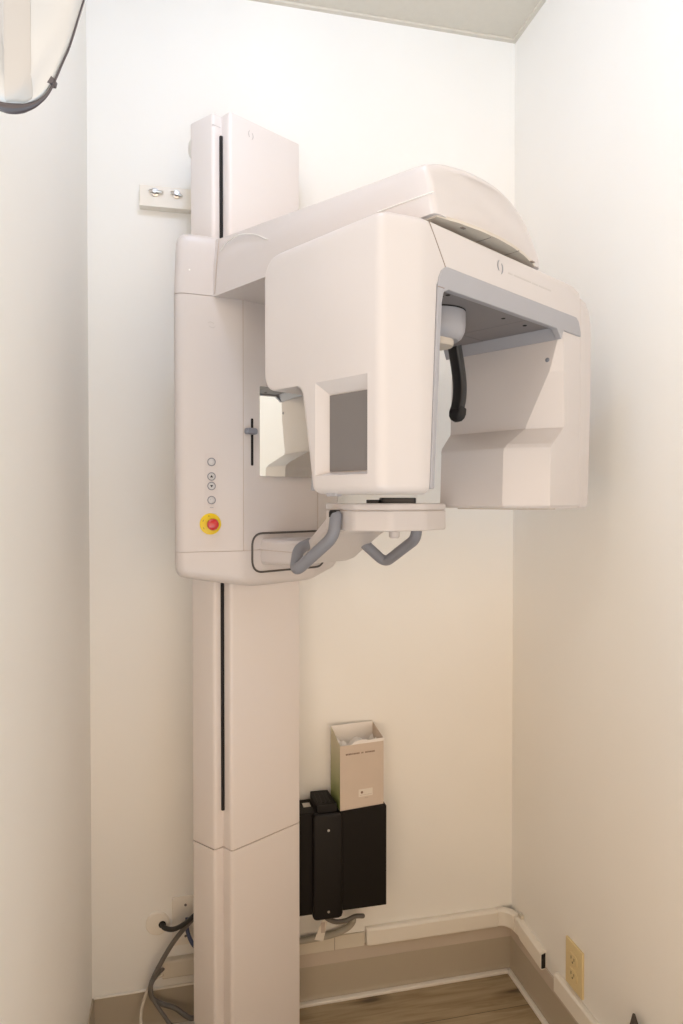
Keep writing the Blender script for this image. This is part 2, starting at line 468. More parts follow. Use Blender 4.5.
bm = bmesh.new(); lathe(bm, cheek(0.0855, 1.3515), FN, [(0.0, 0.002), (0.0085, 0.002), (0.0085, 0.010), (0.0125, 0.012), (0.0132, 0.017), (0.0115, 0.021), (0.007, 0.0235), (0.0, 0.0242)], 32)
mk('red_button', bm, M['red'], es)
bm = bmesh.new()
c = cheek(0.083, 1.3525, 0.003)
for k in range(3):
    a = R(100 + 55 * k)
    p = c + FU * (0.0178 * math.cos(a)) + EZ * (0.0178 * math.sin(a))
    t_ = (FU * -math.sin(a) + EZ * math.cos(a)); r_ = (FU * math.cos(a) + EZ * math.sin(a))
    loft(bm, [[p + t_ * x + r_ * y + FN * d for x, y in [(-0.003, -0.0008), (0.003, -0.0008), (0.0015, 0.0012)]] for d in (0, 0.0004)])
mk('turn_arrow', bm, plain('olive print', (0.28, 0.22, 0.02), 0.6), es)
# ring emblem high on the cheek
bm = bmesh.new(); arcs(bm, cheek(0.0865, 1.790), EZ, FU, FN, 0.0075)
mk('emblem', bm, M['faint'], car)
bm = bmesh.new(); c = cheek(0.043, 1.905, 0.0)
lathe(bm, c, FN, [(0.0, -0.008), (0.002, -0.008), (0.002, -0.001), (0.0, -0.0005)], 12)
mk('highlight_spot', bm, M['dome'], car)  # small white disc standing in for a highlight on the cap
# gasket ring round the chin rest arm
ring_o = rounded([(0.1745, 1.2400), (0.396, 1.2400), (0.396, 1.3290), (0.1745, 1.3290)], 0.03, 8)
path = [Vector((a, 0.5835, z)) for a, z in ring_o]
bm = bmesh.new()
# closed tube
n = len(path); rr = []
for i in range(n):
    d = (path[(i + 1) % n] - path[i - 1]).normalized(); y = EY; x = d.cross(y).normalized()
    rr.append([path[i] + (x * math.cos(2 * PI * k / 10) + y * math.sin(2 * PI * k / 10)) * 0.0023 for k in range(10)])
vs = [[bm.verts.new(p) for p in r] for r in rr]
for i in range(n):
    a, b = vs[i], vs[(i + 1) % n]
    for k in range(10): bm.faces.new((a[k], a[(k + 1) % 10], b[(k + 1) % 10], b[k]))
mk('gasket_ring', bm, plain('dark gasket rubber', (0.09, 0.078, 0.07), 0.6), car)

# --- overhead arm from the carriage cap to above the rotating unit
def arm_section(k):
    # k 0 front .. 1 back; flat left side, domed top falling to the right
    top = 0.041 * k
    A = [(0.1015, 1.938), (0.133, 1.947), (0.200, 1.953), (0.285, 1.952), (0.360, 1.937), (0.405, 1.912), (0.435, 1.879), (0.448, 1.852)]
    dome = [(p.x, p.y) for p in smooth_path([(a, b, 0) for a, b in A], 5)]
    out = [(0.094, 1.852), (0.0952, 1.912), (0.0955, 1.925), (0.0970, 1.933)]
    for a, z in dome:
        f = max(0.0, min(1.0, (z - 1.852) / 0.08))
        out.append((a, z + top * f))
    return out
bm = bmesh.new(); rings = []
for k, ins, dw in ((0.0, 0.012, 0.0), (0.0, 0.0085, 0.0006), (0.0, 0.0048, 0.0024), (0.0, 0.002, 0.005), (0.0, 0.0, 0.011), (0.05, 0, 0), (0.12, 0, 0), (0.25, 0, 0), (0.5, 0, 0), (0.75, 0, 0), (1.0, 0, 0)):
    r = []
    for a, z in arm_section(k):
        u_ = a - 0.004 * k if a < 0.13 else a
        wf = -0.021 + 0.9 * (a - 0.24) ** 2 + 0.02 * max(0, (z - 1.87) / 0.07)
        r.append((0.265 + (u_ - 0.265) * (1 - ins / 0.17), wf + (0.625 - wf) * k + dw, z - ins * min(1.0, (z - 1.852) / 0.05)))
    rings.append(r)
loft(bm, rings)
arm = mk('overhead_arm', bm, M['body'], ang=50)
# underside panel of the arm
bm = bmesh.new()
poly = [(0.104, 0.30)] + [(a, -0.021 + 0.9 * (a - 0.24) ** 2 + 0.008) for a in (0.104, 0.15, 0.2, 0.25, 0.3, 0.35, 0.4, 0.42)] + [(0.42, 0.30)]
prism(bm, poly, 'z', 1.8494, 1.8545)
up = mk('underside_panel', bm, M['under'], arm, label='beige underside panel')
for uu in (0.236, 0.325):
    bm = bmesh.new(); box(bm, uu, uu + 0.0012, -0.008, 0.2, 1.8488, 1.850)
    mk('panel_gap', bm, M['seam'], up)
for uu in (0.165, 0.388):
    bm = bmesh.new(); box(bm, uu, uu + 0.010, -0.0015 + (0.004 if uu > .3 else 0), 0.004 + (0.004 if uu > .3 else 0), 1.8485, 1.850)
    mk('clip', bm, M['seam'], up)
# seam where the arm leaves the cap
bm = bmesh.new()
sweep(bm, [(0.0897, 0.604, 1.857), (0.0899, 0.597, 1.92), (0.0905, 0.588, 1.968)], 0.0009, 6)
mk('arm_seam', bm, M['hair'], arm)
# step line low on the left side of the arm near its end
bm = bmesh.new(); sweep(bm, [(0.0935, 0.12, 1.889), (0.0940, 0.03, 1.886), (0.0947, 0.004, 1.885)], 0.0011, 6)
mk('side_groove', bm, M['dome'], arm)
# swivel arc on the side of the arm
bm = bmesh.new()
pts = [(0.0907, 0.584, 1.945), (0.0909, 0.555, 1.958), (0.0912, 0.51, 1.960), (0.0917, 0.46, 1.946), (0.0922, 0.42, 1.925)]
sweep(bm, smooth_path(pts, 6), 0.0011, 6)
mk('swivel_arc', bm, M['dome'], arm)
# turning neck between arm and rotating unit
bm = bmesh.new(); lathe(bm, (0.29, 0.15, 1.83), (0, 0, 1), [(0, 0), (0.085, 0), (0.085, 0.024), (0, 0.024)], 40)
mk('turning_neck', bm, M['lilac'], arm)

# --- rotating unit: sensor head, bridge, tube head
def sens_wb(z):
    """depth of the sensor head at a height: narrow below, deep lobe above"""
    if z <= 1.578: return 0.184 + (z - 1.414) * (0.027 / 0.164)
    if z <= 1.5985: return 0.211 + 0.022 * (1 - math.sqrt(max(0, 1 - ((z - 1.578) / 0.0205) ** 2)))
    if z <= 1.6285: return 0.287 + 0.029 * math.sqrt(max(0, 1 - ((1.6285 - z) / 0.030) ** 2))
    if z <= 1.795: return 0.316
    return 0.274 + 0.042 * math.sqrt(max(0, 1 - ((z - 1.795) / 0.0432) ** 2))
def sens_ring(z, ins):
    um = 0.0845 + (z - 1.415) / 0.32 * 0.0165 + 0.024 * max(0.0, min(1.0, (z - 1.742) / 0.033))
    wb = sens_wb(z) - (ins if z < 1.5 else ins * 0.4)
    pts = [(ins, 0.026 + ins * 0.6), (0.066 + ins * 0.4, ins), (um, ins), (um, wb), (ins, wb)]
    return [(a, b, z) for a, b in rounded(pts, [0.022, 0.06, 0.004, 0.006, 0.014], 7)]
zs = []
ZB, ZP, RR = 1.4135, 1.8400, 0.014
for k in range(7):
    a = k / 6 * PI / 2; zs.append((ZB + RR * (1 - math.sin(a)) if False else ZB + RR * (1 - math.cos(a)), RR * (1 - math.sin(a))))
zs += [(z, 0.0) for z in (1.45, 1.50, 1.54, 1.565, 1.578, 1.584, 1.589, 1.593, 1.596, 1.5975, 1.5984, 1.5986, 1.5995, 1.602, 1.606, 1.611, 1.617, 1.623, 1.6285, 1.66, 1.72, 1.742, 1.75, 1.758, 1.766, 1.775, 1.795, 1.802, 1.809, 1.816, 1.8222)]
for k in range(1, 7):
    a = k / 6 * PI / 2; zs.append((ZP - RR * (1 - math.sin(a)) if False else ZP - RR + RR * math.sin(a), RR * (1 - math.cos(a))))
bm = bmesh.new(); loft(bm, [sens_ring(z, d) for z, d in zs])
sens = mk('sensor_head', bm, M['body'], ang=48)
# recessed display: funnel cut
bm = bmesh.new()
def rect(u, w0, w1, z0, z1): return [(u, w0, z0), (u, w1, z0), (u, w1, z1), (u, w0, z1)]
loft(bm, [rect(-0.004, 0.053, 0.179, 1.443, 1.603), rect(0.016, 0.060, 0.154, 1.450, 1.577)])
bmesh.ops.translate(bm, vec=(-BU, -BW, 0), verts=bm.verts)
cut(sens, bm)
bm = bmesh.new(); box(bm, 0.0135, 0.018, 0.061, 0.153, 1.451, 1.576)
mk('display', bm, M['screen'], sens, label='dark grey display screen')
# lilac liner on the inner side of the sensor head and under the bridge
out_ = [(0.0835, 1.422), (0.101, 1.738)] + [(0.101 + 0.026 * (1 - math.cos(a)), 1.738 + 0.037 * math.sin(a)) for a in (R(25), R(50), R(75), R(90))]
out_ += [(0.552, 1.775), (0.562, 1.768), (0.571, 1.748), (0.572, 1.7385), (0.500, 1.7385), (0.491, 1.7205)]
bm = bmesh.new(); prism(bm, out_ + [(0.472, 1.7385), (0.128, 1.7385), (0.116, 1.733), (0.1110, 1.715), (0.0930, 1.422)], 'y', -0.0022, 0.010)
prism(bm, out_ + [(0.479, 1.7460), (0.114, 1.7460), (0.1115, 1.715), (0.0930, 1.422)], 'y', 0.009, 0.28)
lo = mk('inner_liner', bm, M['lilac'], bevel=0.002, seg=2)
bm = bmesh.new(); box(bm, 0.1005, 0.116, -0.0028, -0.0016, 1.7380, 1.7392)
mk('liner_joint', bm, M['seam'], lo)
# bridge
br = [(0.1240, 1.770), (0.081, 1.836), (0.54, 1.836), (0.566, 1.828), (0.5705, 1.821), (0.5715, 1.74), (0.560, 1.74), (0.553, 1.770)]
br = rounded(br, [0.0, 0.0, 0.03, 0.0, 0.0, 0.0, 0, 0], 6)
bm = bmesh.new(); prism(bm, br, 'y', -0.0005, 0.285)
bri = mk('bridge', bm, M['body'], bevel=0.004, seg=3)
# panel gap between sensor head cover and bridge
bm = bmesh.new()
sweep(bm, smooth_path([(0.0805, 0.0, 1.8345), (0.0925, -0.0002, 1.817), (0.108, -0.0002, 1.7945), (0.1230, -0.0002, 1.772)], 5), 0.0008, 6)
mk('cover_seam', bm, M['seam'], bri)
bm = bmesh.new(); arcs(bm, (0.276, -0.0007, 1.8105), EX, EZ, -EY, 0.0098)
mk('emblem', bm, M['mark'], bri)
# faint printed line after the emblem, too small to read
bm = bmesh.new(); x = 0.303
while x < 0.455:
    wd = random.choice((0.003, 0.004, 0.0045))
    box(bm, x, x + wd, -0.0007, 0.0002, 1.8050, 1.8050 + 0.0030)
    x += wd + (0.0012 if random.random() > 0.14 else 0.005)
mk('lettering', bm, M['faint'], bri)
# underside panel with screws
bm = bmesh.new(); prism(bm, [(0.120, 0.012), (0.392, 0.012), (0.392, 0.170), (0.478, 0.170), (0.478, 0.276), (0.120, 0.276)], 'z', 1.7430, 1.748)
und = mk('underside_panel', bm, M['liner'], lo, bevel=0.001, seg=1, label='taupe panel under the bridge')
bm = bmesh.new(); box(bm, 0.3935, 0.478, 0.012, 0.1685, 1.7433, 1.748)
mk('corner_panel', bm, M['liner'], und)
for uu, ww in ((0.160, 0.024), (0.158, 0.036), (0.350, 0.040), (0.425, 0.040)):
    bm = bmesh.new(); lathe(bm, (uu, ww, 1.7450), (0, 0, -1), [(0, 0), (0.0040, 0), (0.0040, 0.0024), (0.003, 0.003), (0, 0.003)], 16)
    mk('screw', bm, M['soot'], und)
# hub with head supports
HU, HW = 0.229, 0.100
bm = bmesh.new()
lathe(bm, (HU, HW, 1.7570), (0, 0, -1), [(0, 0), (0.0505, 0), (0.0505, 0.0135), (0.0495, 0.014), (0.0495, 0.016), (0.0505, 0.0165), (0.0505, 0.040), (0.049, 0.052), (0.044, 0.062), (0.037, 0.067), (0.0, 0.067)], 48)
hub = mk('head_support_hub', bm, M['lilac'])
bm = bmesh.new(); lathe(bm, (HU, HW, 1.7570), (0, 0, -1), [(0, 0.0137), (0.0508, 0.0137), (0.0508, 0.0163), (0, 0.0163)], 48)
mk('hub_gap', bm, M['soot'], hub)
bm = bmesh.new(); lathe(bm, (HU - 0.008, HW, 1.6910), (0, 0, -1), [(0, 0), (0.034, 0), (0.034, 0.009), (0.032, 0.012), (0, 0.012)], 40)
mk('hub_disc', bm, M['under'], hub)
def temple(du, dw, side):
    bx = Vector((HU + du, HW + dw, 1.690))
    pts = [bx, bx + Vector((0.009 * side, 0, -0.032)), bx + Vector((0.016 * side, 0, -0.065)), bx + Vector((0.015 * side, 0, -0.095)), bx + Vector((0.008 * side, 0, -0.118))]
    path = smooth_path(pts, 7)
    bm = bmesh.new(); rings = []
    for i, p in enumerate(path):
        d = (path[min(i + 1, len(path) - 1)] - path[max(i - 1, 0)]).normalized()
        x = EY.cross(d).normalized()
        sec = rounded([(-0.0085, -0.012), (0.0085, -0.012), (0.0085, 0.012), (-0.0085, 0.012)], 0.005, 3)
        rings.append([p + x * a + EY * b for a, b in sec])
    loft(bm, rings)
    t = mk('temple_support', bm, M['black'], hub, ang=50)
    e = path[-1]
    bm = bmesh.new(); rings = []
    d = (path[-1] - path[-2]).normalized(); x = EY.cross(d).normalized()
    for h, s in ((-0.006, 1.12), (0.004, 1.2), (0.012, 1.1), (0.018, 0.8), (0.021, 0.35)):
        rings.append([e + d * h + x * (a * s - 0.003 * side) + EY * b * s for a, b in rounded([(-0.0095, -0.012), (0.0095, -0.012), (0.0095, 0.012), (-0.0095, 0.012)], 0.006, 4)])
    loft(bm, rings)
    mk('support_tip', bm, M['soot'], t, ang=50)
temple(0.052, 0.0, 1)
temple(-0.050, 0.02, -1)

# tube head: inner face with a ledge, lower part thicker
secs = [(1.7385, 0.494, 0.003, 0.500, 0.265), (1.66, 0.488, 0.022, 0.5045, 0.262), (1.556, 0.478, 0.067, 0.508, 0.257), (1.549, 0.476, 0.068, 0.507, 0.256),
        (1.515, 0.420, 0.075, 0.464, 0.236), (1.507, 0.412, 0.077, 0.457, 0.232), (1.500, 0.410, 0.077, 0.4555, 0.230), (1.40, 0.406, 0.077, 0.453, 0.230),
        (1.394, 0.407, 0.076, 0.454, 0.229), (1.390, 0.410, 0.074, 0.456, 0.226), (1.3885, 0.415, 0.070, 0.460, 0.222)]
bm = bmesh.new(); rings = []
for z, uw, wc, uf, wk in secs:
    e = 0.004 if z < 1.391 else 0.0
    rings.append([(0.5715, wk, z), (uw, wk, z), (uw, wc, z), (uf, 0.0 + e, z), (0.5715, 0.0 + e, z)])
loft(bm, rings)
tube = mk('tube_head', bm, M['body'], bevel=0.004, seg=3, ang=14)
shell = [(0.5727, 1.389), (0.605, 1.3885), (0.613, 1.395), (0.6185, 1.50), (0.6235, 1.62), (0.6245, 1.74), (0.622, 1.775), (0.612, 1.800), (0.596, 1.815), (0.5727, 1.8215)]
bm = bmesh.new(); prism(bm, shell, 'y', 0.001, 0.284)
mk('outer_cover', bm, M['body'], tube, bevel=0.009, seg=4)
bm = bmesh.new(); lathe(bm, (0.4898, 0.0275, 1.684), (-1, 0, 0), [(0, -0.003), (0.0045, -0.003), (0.0045, 0.0012), (0.003, 0.002), (0, 0.002)], 16)
mk('screw', bm, M['handle'], tube)
bm = bmesh.new(); box(bm, 0.455, 0.565, 0.05, 0.22, 1.3855, 1.3895)
mk('bottom_plate', bm, M['under'], tube)
# bottom cap of the sensor head with a small dark catch
bm = bmesh.new(); prism(bm, rounded([(0.006, 0.13), (0.006, 0.155), (0.02, 0.155), (0.02, 0.13)], 0.004), 'z', 1.4105, 1.416)
mk('catch', bm, M['lilac'], sens)

# --- chin rest: beam rising out of the carriage to a platform
sp = [(0.60, 1.316), (0.44, 1.316), (0.425, 1.320), (0.352, 1.382), (0.338, 1.388), (0.30, 1.388), (0.30, 1.345), (0.365, 1.334), (0.38, 1.326), (0.462, 1.270), (0.485, 1.262), (0.60, 1.256)]
bm = bmesh.new()
prism(bm, sp, 'x', 0.200, 0.386)
for v in bm.verts:
    if v.co.y < 0.40:
        v.co.x = CU + 0.026 + (v.co.x - CU - 0.026) * 1.0
chin = mk('chin_rest_arm', bm, M['body'], bevel=0.010, seg=4)
pl = rounded([(0.182, 0.350), (0.176, 0.262), (0.214, 0.197), (0.300, 0.180), (0.376, 0.190), (0.398, 0.215), (0.396, 0.350)], [0.012, 0.03, 0.03, 0.05, 0.03, 0.015, 0.012], 6)
bm = bmesh.new(); prism(bm, [(0.292 + (a - 0.292) * 0.997, 0.27 + (b - 0.27) * 0.997) for a, b in pl], 'z', 1.3445, 1.3843)
plat = mk('platform', bm, M['body'], chin, bevel=0.003, seg=3)
bm = bmesh.new(); prism(bm, pl, 'z', 1.3848, 1.3985)
mk('platform_top', bm, M['body'], chin, bevel=0.004, seg=3)
bm = bmesh.new(); prism(bm, [(0.292 + (a - 0.292) * 0.97, 0.27 + (b - 0.27) * 0.96) for a, b in pl], 'z', 1.382, 1.386)
mk('platform_gap', bm, M['hair'], chin)
# side line along the beam
bm = bmesh.new(); sweep(bm, [(0.1998, 0.585, 1.291), (0.1998, 0.47, 1.291)], 0.0008, 6)
mk('beam_seam', bm, M['hair'], chin)
for ww, zz in ((0.375, 1.333), (0.43, 1.298)):
    bm = bmesh.new(); lathe(bm, (0.2005, ww - 0.02, zz - 0.004), (-1, 0, 0), [(0, -0.002), (0.003, -0.002), (0.003, 0.0006), (0, 0.0008)], 12)
    mk('rivet', bm, M['hair'], chin)
# black chin holder sliding over the platform
bm = bmesh.new(); prism(bm, rounded([(0.226, 0.232), (0.280, 0.192), (0.318, 0.222), (0.258, 0.270)], 0.008), 'z', 1.3975, 1.4095)
ch = mk('chin_holder', bm, M['black'], chin, bevel=0.002, label='black chin holder')
bm = bmesh.new(); prism(bm, rounded([(0.215, 0.262), (0.235, 0.246), (0.258, 0.270), (0.240, 0.288)], 0.003), 'z', 1.3975, 1.4055)
mk('slide_tongue', bm, M['black'], ch, bevel=0.001)
# peg under the platform
bm = bmesh.new(); lathe(bm, (0.305, 0.270, 1.347), (0, 0, -1), [(0, 0), (0.0115, 0), (0.011, 0.018), (0.008, 0.021), (0, 0.021)], 24)
mk('peg', bm, M['body'], chin)
# handles
def grip(pts, name='handle'):
    bm = bmesh.new(); sweep(bm, fillet_path(pts, 0.022, 8), 0.0122, 20)
    return mk(name, bm, M['handle'], chin, label='blue grey bent grip handle')
g1 = grip([(0.166, 0.299, 1.374), (0.163, 0.302, 1.333), (0.139, 0.391, 1.259), (0.176, 0.424, 1.303), (0.215, 0.430, 1.312)])
bm = bmesh.new(); lathe(bm, (0.166, 0.302, 1.3775), (0.05, 0.02, 1), [(0, -0.006), (0.0118, -0.006), (0.0118, 0.004), (0.009, 0.0075), (0, 0.008)], 20)
mk('grip_cap', bm, M['soot'], g1)
g2 = grip([(0.396, 0.285, 1.352), (0.398, 0.290, 1.320), (0.424, 0.404, 1.259), (0.365, 0.425, 1.312)])

# ------------------------------------------------------------------ on the back wall, left of the machine
ws = empty('wall_mount_plate', (-0.114, YB, 2.167))
tag(ws, 'white wall mounting bracket with two wing screws behind the column top', 'bracket')
bm = bmesh.new(); prism(bm, rounded([(0, 0.0), (0.30, 0.0), (0.30, 0.052), (0, 0.052)], 0.003), 'y', -0.022, 0.0)
link('plate', bm, M['race'], ws, bevel=0.002)
bm = bmesh.new(); box(bm, -0.0, 0.30, -0.027, -0.0, -0.0035, 0.003)
link('bottom_lip', bm, M['race'], ws)
for i, x in enumerate((0.038, 0.093)):
    bm = bmesh.new(); lathe(bm, (x, -0.022, 0.034), (0, -1, 0), [(0, 0), (0.011, 0), (0.011, 0.003), (0.006, 0.004), (0.005, 0.012), (0, 0.012)], 20)
    s = link('wing_screw', bm, M['steel'], ws)
    bm = bmesh.new()
    sx = 1 if i == 0 else -1
    sweep(bm, [(x - 0.012, -0.029, 0.036), (x, -0.031, 0.034), (x + 0.012 + 0.006 * (i == 0), -0.029, 0.032 + 0.002 * sx)], 0.0035, 8)
    link('wing', bm, M['steel'], s)
# standoff joining bracket and column
bm = bmesh.new(); box(bm, 0.14, 0.22, -0.062, -0.02, 0.006, 0.046)
link('standoff', bm, M['race'], ws)

gm = empty('cord_grommet', (-0.0775, YB, 0.279))
tag(gm, 'round white cable grommet low on the back wall with a black hole', 'grommet')
bm = bmesh.new(); lathe(bm, (0, 0, 0), (0, -1, 0), [(0, 0), (0.031, 0), (0.031, 0.003), (0.028, 0.006), (0, 0.007)], 40)
link('cover', bm, M['race'], gm)
bm = bmesh.new(); lathe(bm, (0.012, -0.0060, -0.002), (0, -1, 0), [(0, 0), (0.0095, 0), (0.0095, 0.0018), (0, 0.0018)], 24)
link('hole', bm, M['soot'], gm)
pk = empty('wall_jack_plate', (0.018, YB, 0.279))
tag(pk, 'square white data jack plate on the back wall partly behind the column', 'wall plate')
bm = bmesh.new(); prism(bm, rounded([(-0.058, -0.065), (0.058, -0.065), (0.058, 0.065), (-0.058, 0.065)], 0.004), 'y', -0.006, 0)
link('plate', bm, M['race'], pk, bevel=0.002)
for zz in (0.042, -0.042):
    bm = bmesh.new(); lathe(bm, (-0.023, -0.006, zz), (0, -1, 0), [(0, 0), (0.0035, 0), (0.003, 0.0012), (0, 0.0014)], 12)
    link('screw', bm, M['cgrey'], pk)
bm = bmesh.new(); box(bm, -0.024, -0.008, -0.0078, -0.005, -0.010, 0.008)
link('jack', bm, M['cblue'], pk, bevel=0.001)

def cable(name, pts, r, m, label, cat='cable', group=None):
    bm = bmesh.new(); sweep(bm, smooth_path(pts, 8), r, 12)
    return tag(link(name, bm, m), label, cat, group)
cable('power_cable', [(-0.0655, YB - 0.006, 0.277), (-0.058, YB - 0.020, 0.2745), (-0.035, YB - 0.040, 0.281), (-0.005, YB - 0.060, 0.305), (0.03, YB - 0.067, 0.334), (0.07, YB - 0.075, 0.345)], 0.0062, M['cblack'],
      'black cable running from the round grommet behind the column')
cable('network_cable', [(0.006, YB - 0.008, 0.283), (-0.002, YB - 0.028, 0.278), (0.006, YB - 0.040, 0.250), (0.022, YB - 0.045, 0.226), (0.045, YB - 0.045, 0.215)], 0.0052, M['cblue'],
      'blue network cable looping down from the jack plate')
cable('grey_cable', [(0.055, 1.800, 0.345), (0.0122, 1.8150, 0.3017), (-0.0323, 1.8200, 0.2505), (-0.0655, 1.8200, 0.1998), (-0.0935, 1.8200, 0.1434), (-0.0914, 1.8250, 0.1039), (-0.0662, 1.8250, 0.0824), (-0.0330, 1.8200, 0.0699), (0.0053, 1.8000, 0.0517), (0.035, 1.800, 0.05), (0.075, 1.800, 0.0068), (0.12, 1.800, 0.0065)], 0.0062, M['cgrey'],
      'thick dark grey cable hanging down from the column to the floor')
cable('grey_cable', [(-0.0637, 1.8380, 0.1662), (-0.0785, 1.8250, 0.1614), (-0.0916, 1.8080, 0.1489), (-0.0893, 1.8080, 0.1171), (-0.0753, 1.8000, 0.0944), (-0.0576, 1.7900, 0.0726), (-0.0397, 1.7700, 0.0613), (0.005, 1.755, 0.03), (0.040, 1.762, 0.0052), (0.09, 1.785, 0.005)], 0.0048, M['cgrey'],
      'thinner grey cable dropping from the end of the left raceway')
cable('grey_cable', [(-0.0655, 1.838, 0.150), (-0.0815, 1.8350, 0.1470), (-0.0968, 1.8350, 0.1308), (-0.1119, 1.8300, 0.0970), (-0.1189, 1.8200, 0.0659), (-0.1153, 1.8000, 0.0464), (-0.10, 1.76, 0.02), (-0.07, 1.74, 0.0045), (-0.03, 1.735, 0.0045)], 0.0040, M['raceold'],
      'pale grey cord looping beside the left raceway end')

# left raceway (back wall, behind the column)
rw = empty('cable_raceway', (-0.0655, YB, 0.137)); tag(rw, 'short white cable raceway on the back wall left of the column', 'cable raceway', 'cable raceways')
bm = bmesh.new(); prism(bm, [(0, 0), (0, 0.047), (-0.018, 0.047), (-0.021, 0.044), (-0.021, 0.004), (-0.018, 0)], 'x', 0, 0.24)
link('channel', bm, M['raceold'], rw, bevel=0.002)
# open raceway base between column and black box
rw = empty('cable_raceway', (0.178, YB, 0.137)); tag(rw, 'open greyed raceway channel on the back wall under the black box', 'cable raceway', 'cable raceways')
bm = bmesh.new(); box(bm, 0, 0.3135, -0.006, 0, 0, 0.040)
link('channel', bm, M['raceold'], rw, bevel=0.002)
bm = bmesh.new(); box(bm, 0.225, 0.2262, -0.0066, -0.003, 0.001, 0.036)
link('joint', bm, M['seam'], rw)
# right raceway with elbow round the corner
rw = empty('cable_raceway', (0.494, YB, 0.140)); tag(rw, 'long white raceway along the back wall turning the corner onto the right wall', 'cable raceway', 'cable raceways')
sec = [(0.0, 0.0), (0.0, 0.051), (0.013, 0.051), (0.019, 0.045), (0.019, 0.005), (0.015, 0.0)]
bm = bmesh.new(); L = XR - 0.494
r1 = [(0.0, -d * 1.0, 0.004 + z * 0.93) for d, z in sec]
r1b = [(0.012, -d, z) for d, z in sec]
r2 = [(L - 0.052, -d, z) for d, z in sec]
loft(bm, [r1, r1b, r2])
link('channel', bm, M['race'], rw, bevel=0.002)
bm = bmesh.new(); rings = []
for k in range(9):
    a = k / 8 * PI / 2
    rings.append([(L - 0.052 + (0.052 - d - 0.001) * math.sin(a) + 0.0, -d * math.cos(a) ** 1.0 - (0.052) * (1 - math.cos(a)) * 1.0 - (0 if k < 8 else 0), z + 0.0015) for d, z in sec])
loft(bm, rings)
link('elbow', bm, M['race'], rw, bevel=0.001)
bm = bmesh.new(); rings = []
for y, up in ((-0.056, 0.0), (-0.075, 0.004), (-0.090, -0.002), (-0.203, -0.008)):
    rings.append([(L - d, y, z + up) for d, z in sec])
loft(bm, rings)
end = link('end_channel', bm, M['race'], rw, bevel=0.0015)
bm = bmesh.new(); prism(bm, [(L - 0.0155, 0.005 - 0.008), (L - 0.004, 0.005 - 0.008), (L - 0.004, 0.046 - 0.008), (L - 0.0155, 0.042 - 0.008)], 'y', -0.2045, -0.202)
link('open_end', bm, M['soot'], end)
bm = bmesh.new(); box(bm, L - 0.011, L - 0.0005, -0.078, -0.062, 0.052, 0.064)
link('clip', bm, M['raceold'], rw, bevel=0.001)
# second raceway on the right wall under the outlet
rw = empty('cable_raceway', (XR, 1.592, 0.121)); tag(rw, 'white raceway on the right wall running under the ivory outlet', 'cable raceway', 'cable raceways')
bm = bmesh.new()
loft(bm, [[(-d, y, z) for d, z in [(0, 0), (0, 0.048), (0.012, 0.048), (0.016, 0.044), (0.016, 0.0)]] for y in (0.0, -1.9)])
link('channel', bm, M['race'], rw, bevel=0.002)
# screws in the raceway base
# ------------------------------------------------------------------ ivory outlet
ou = empty('wall_outlet', (XR, 1.513, 0.235)); tag(ou, 'ivory duplex power outlet on the right wall above the raceway', 'outlet')
bm = bmesh.new(); prism(bm, rounded([(-0.037, -0.058), (0.037, -0.058), (0.037, 0.058), (-0.037, 0.058)], 0.003), 'x', -0.007, 0)
link('cover_plate', bm, M['ivory'], ou, bevel=0.003)
for s in (1, -1):
    bm = bmesh.new(); prism(bm, rounded([(-0.017, s * 0.0195 - 0.0135), (0.017, s * 0.0195 - 0.0135), (0.017, s * 0.0195 + 0.0135), (-0.017, s * 0.0195 + 0.0135)], 0.009), 'x', -0.0095, -0.005)
    rc = link('receptacle', bm, M['ivory'], ou, bevel=0.0008)
    for dy in (-0.0065, 0.0065):
        bm = bmesh.new(); box(bm, -0.0102, -0.009, dy - 0.001, dy + 0.001, s * 0.0195 - 0.001, s * 0.0195 + 0.0065)
        link('slot', bm, M['ivorydark'], rc)
    bm = bmesh.new(); lathe(bm, (-0.0092, 0, s * 0.0195 - 0.007), (-1, 0, 0), [(0, 0), (0.0025, 0), (0.0025, 0.001), (0, 0.001)], 12)
    link('ground_hole', bm, M['ivorydark'], rc)
bm = bmesh.new(); lathe(bm, (-0.0068, 0, 0), (-1, 0, 0), [(0, 0), (0.0032, 0), (0.0025, 0.0012), (0, 0.0014)], 12)
link('screw', bm, M['ivory'], ou)

# ------------------------------------------------------------------ black box and card box
bx = empty('electronics_box', (0.272, YB, 0.298)); tag(bx, 'black metal electronics box hung on the back wall beside the column', 'box')
BD = 0.088
bm = bmesh.new(); box(bm, 0.0, 0.259, -BD, -0.001, 0.0, 0.274)
link('case', bm, M['bblack'], bx, bevel=0.002)
bm = bmesh.new(); box(bm, 0.036, 0.056, -0.050, -0.026, 0.2738, 0.2752)
link('sticker', bm, M['paper'], bx, label='small white sticker')
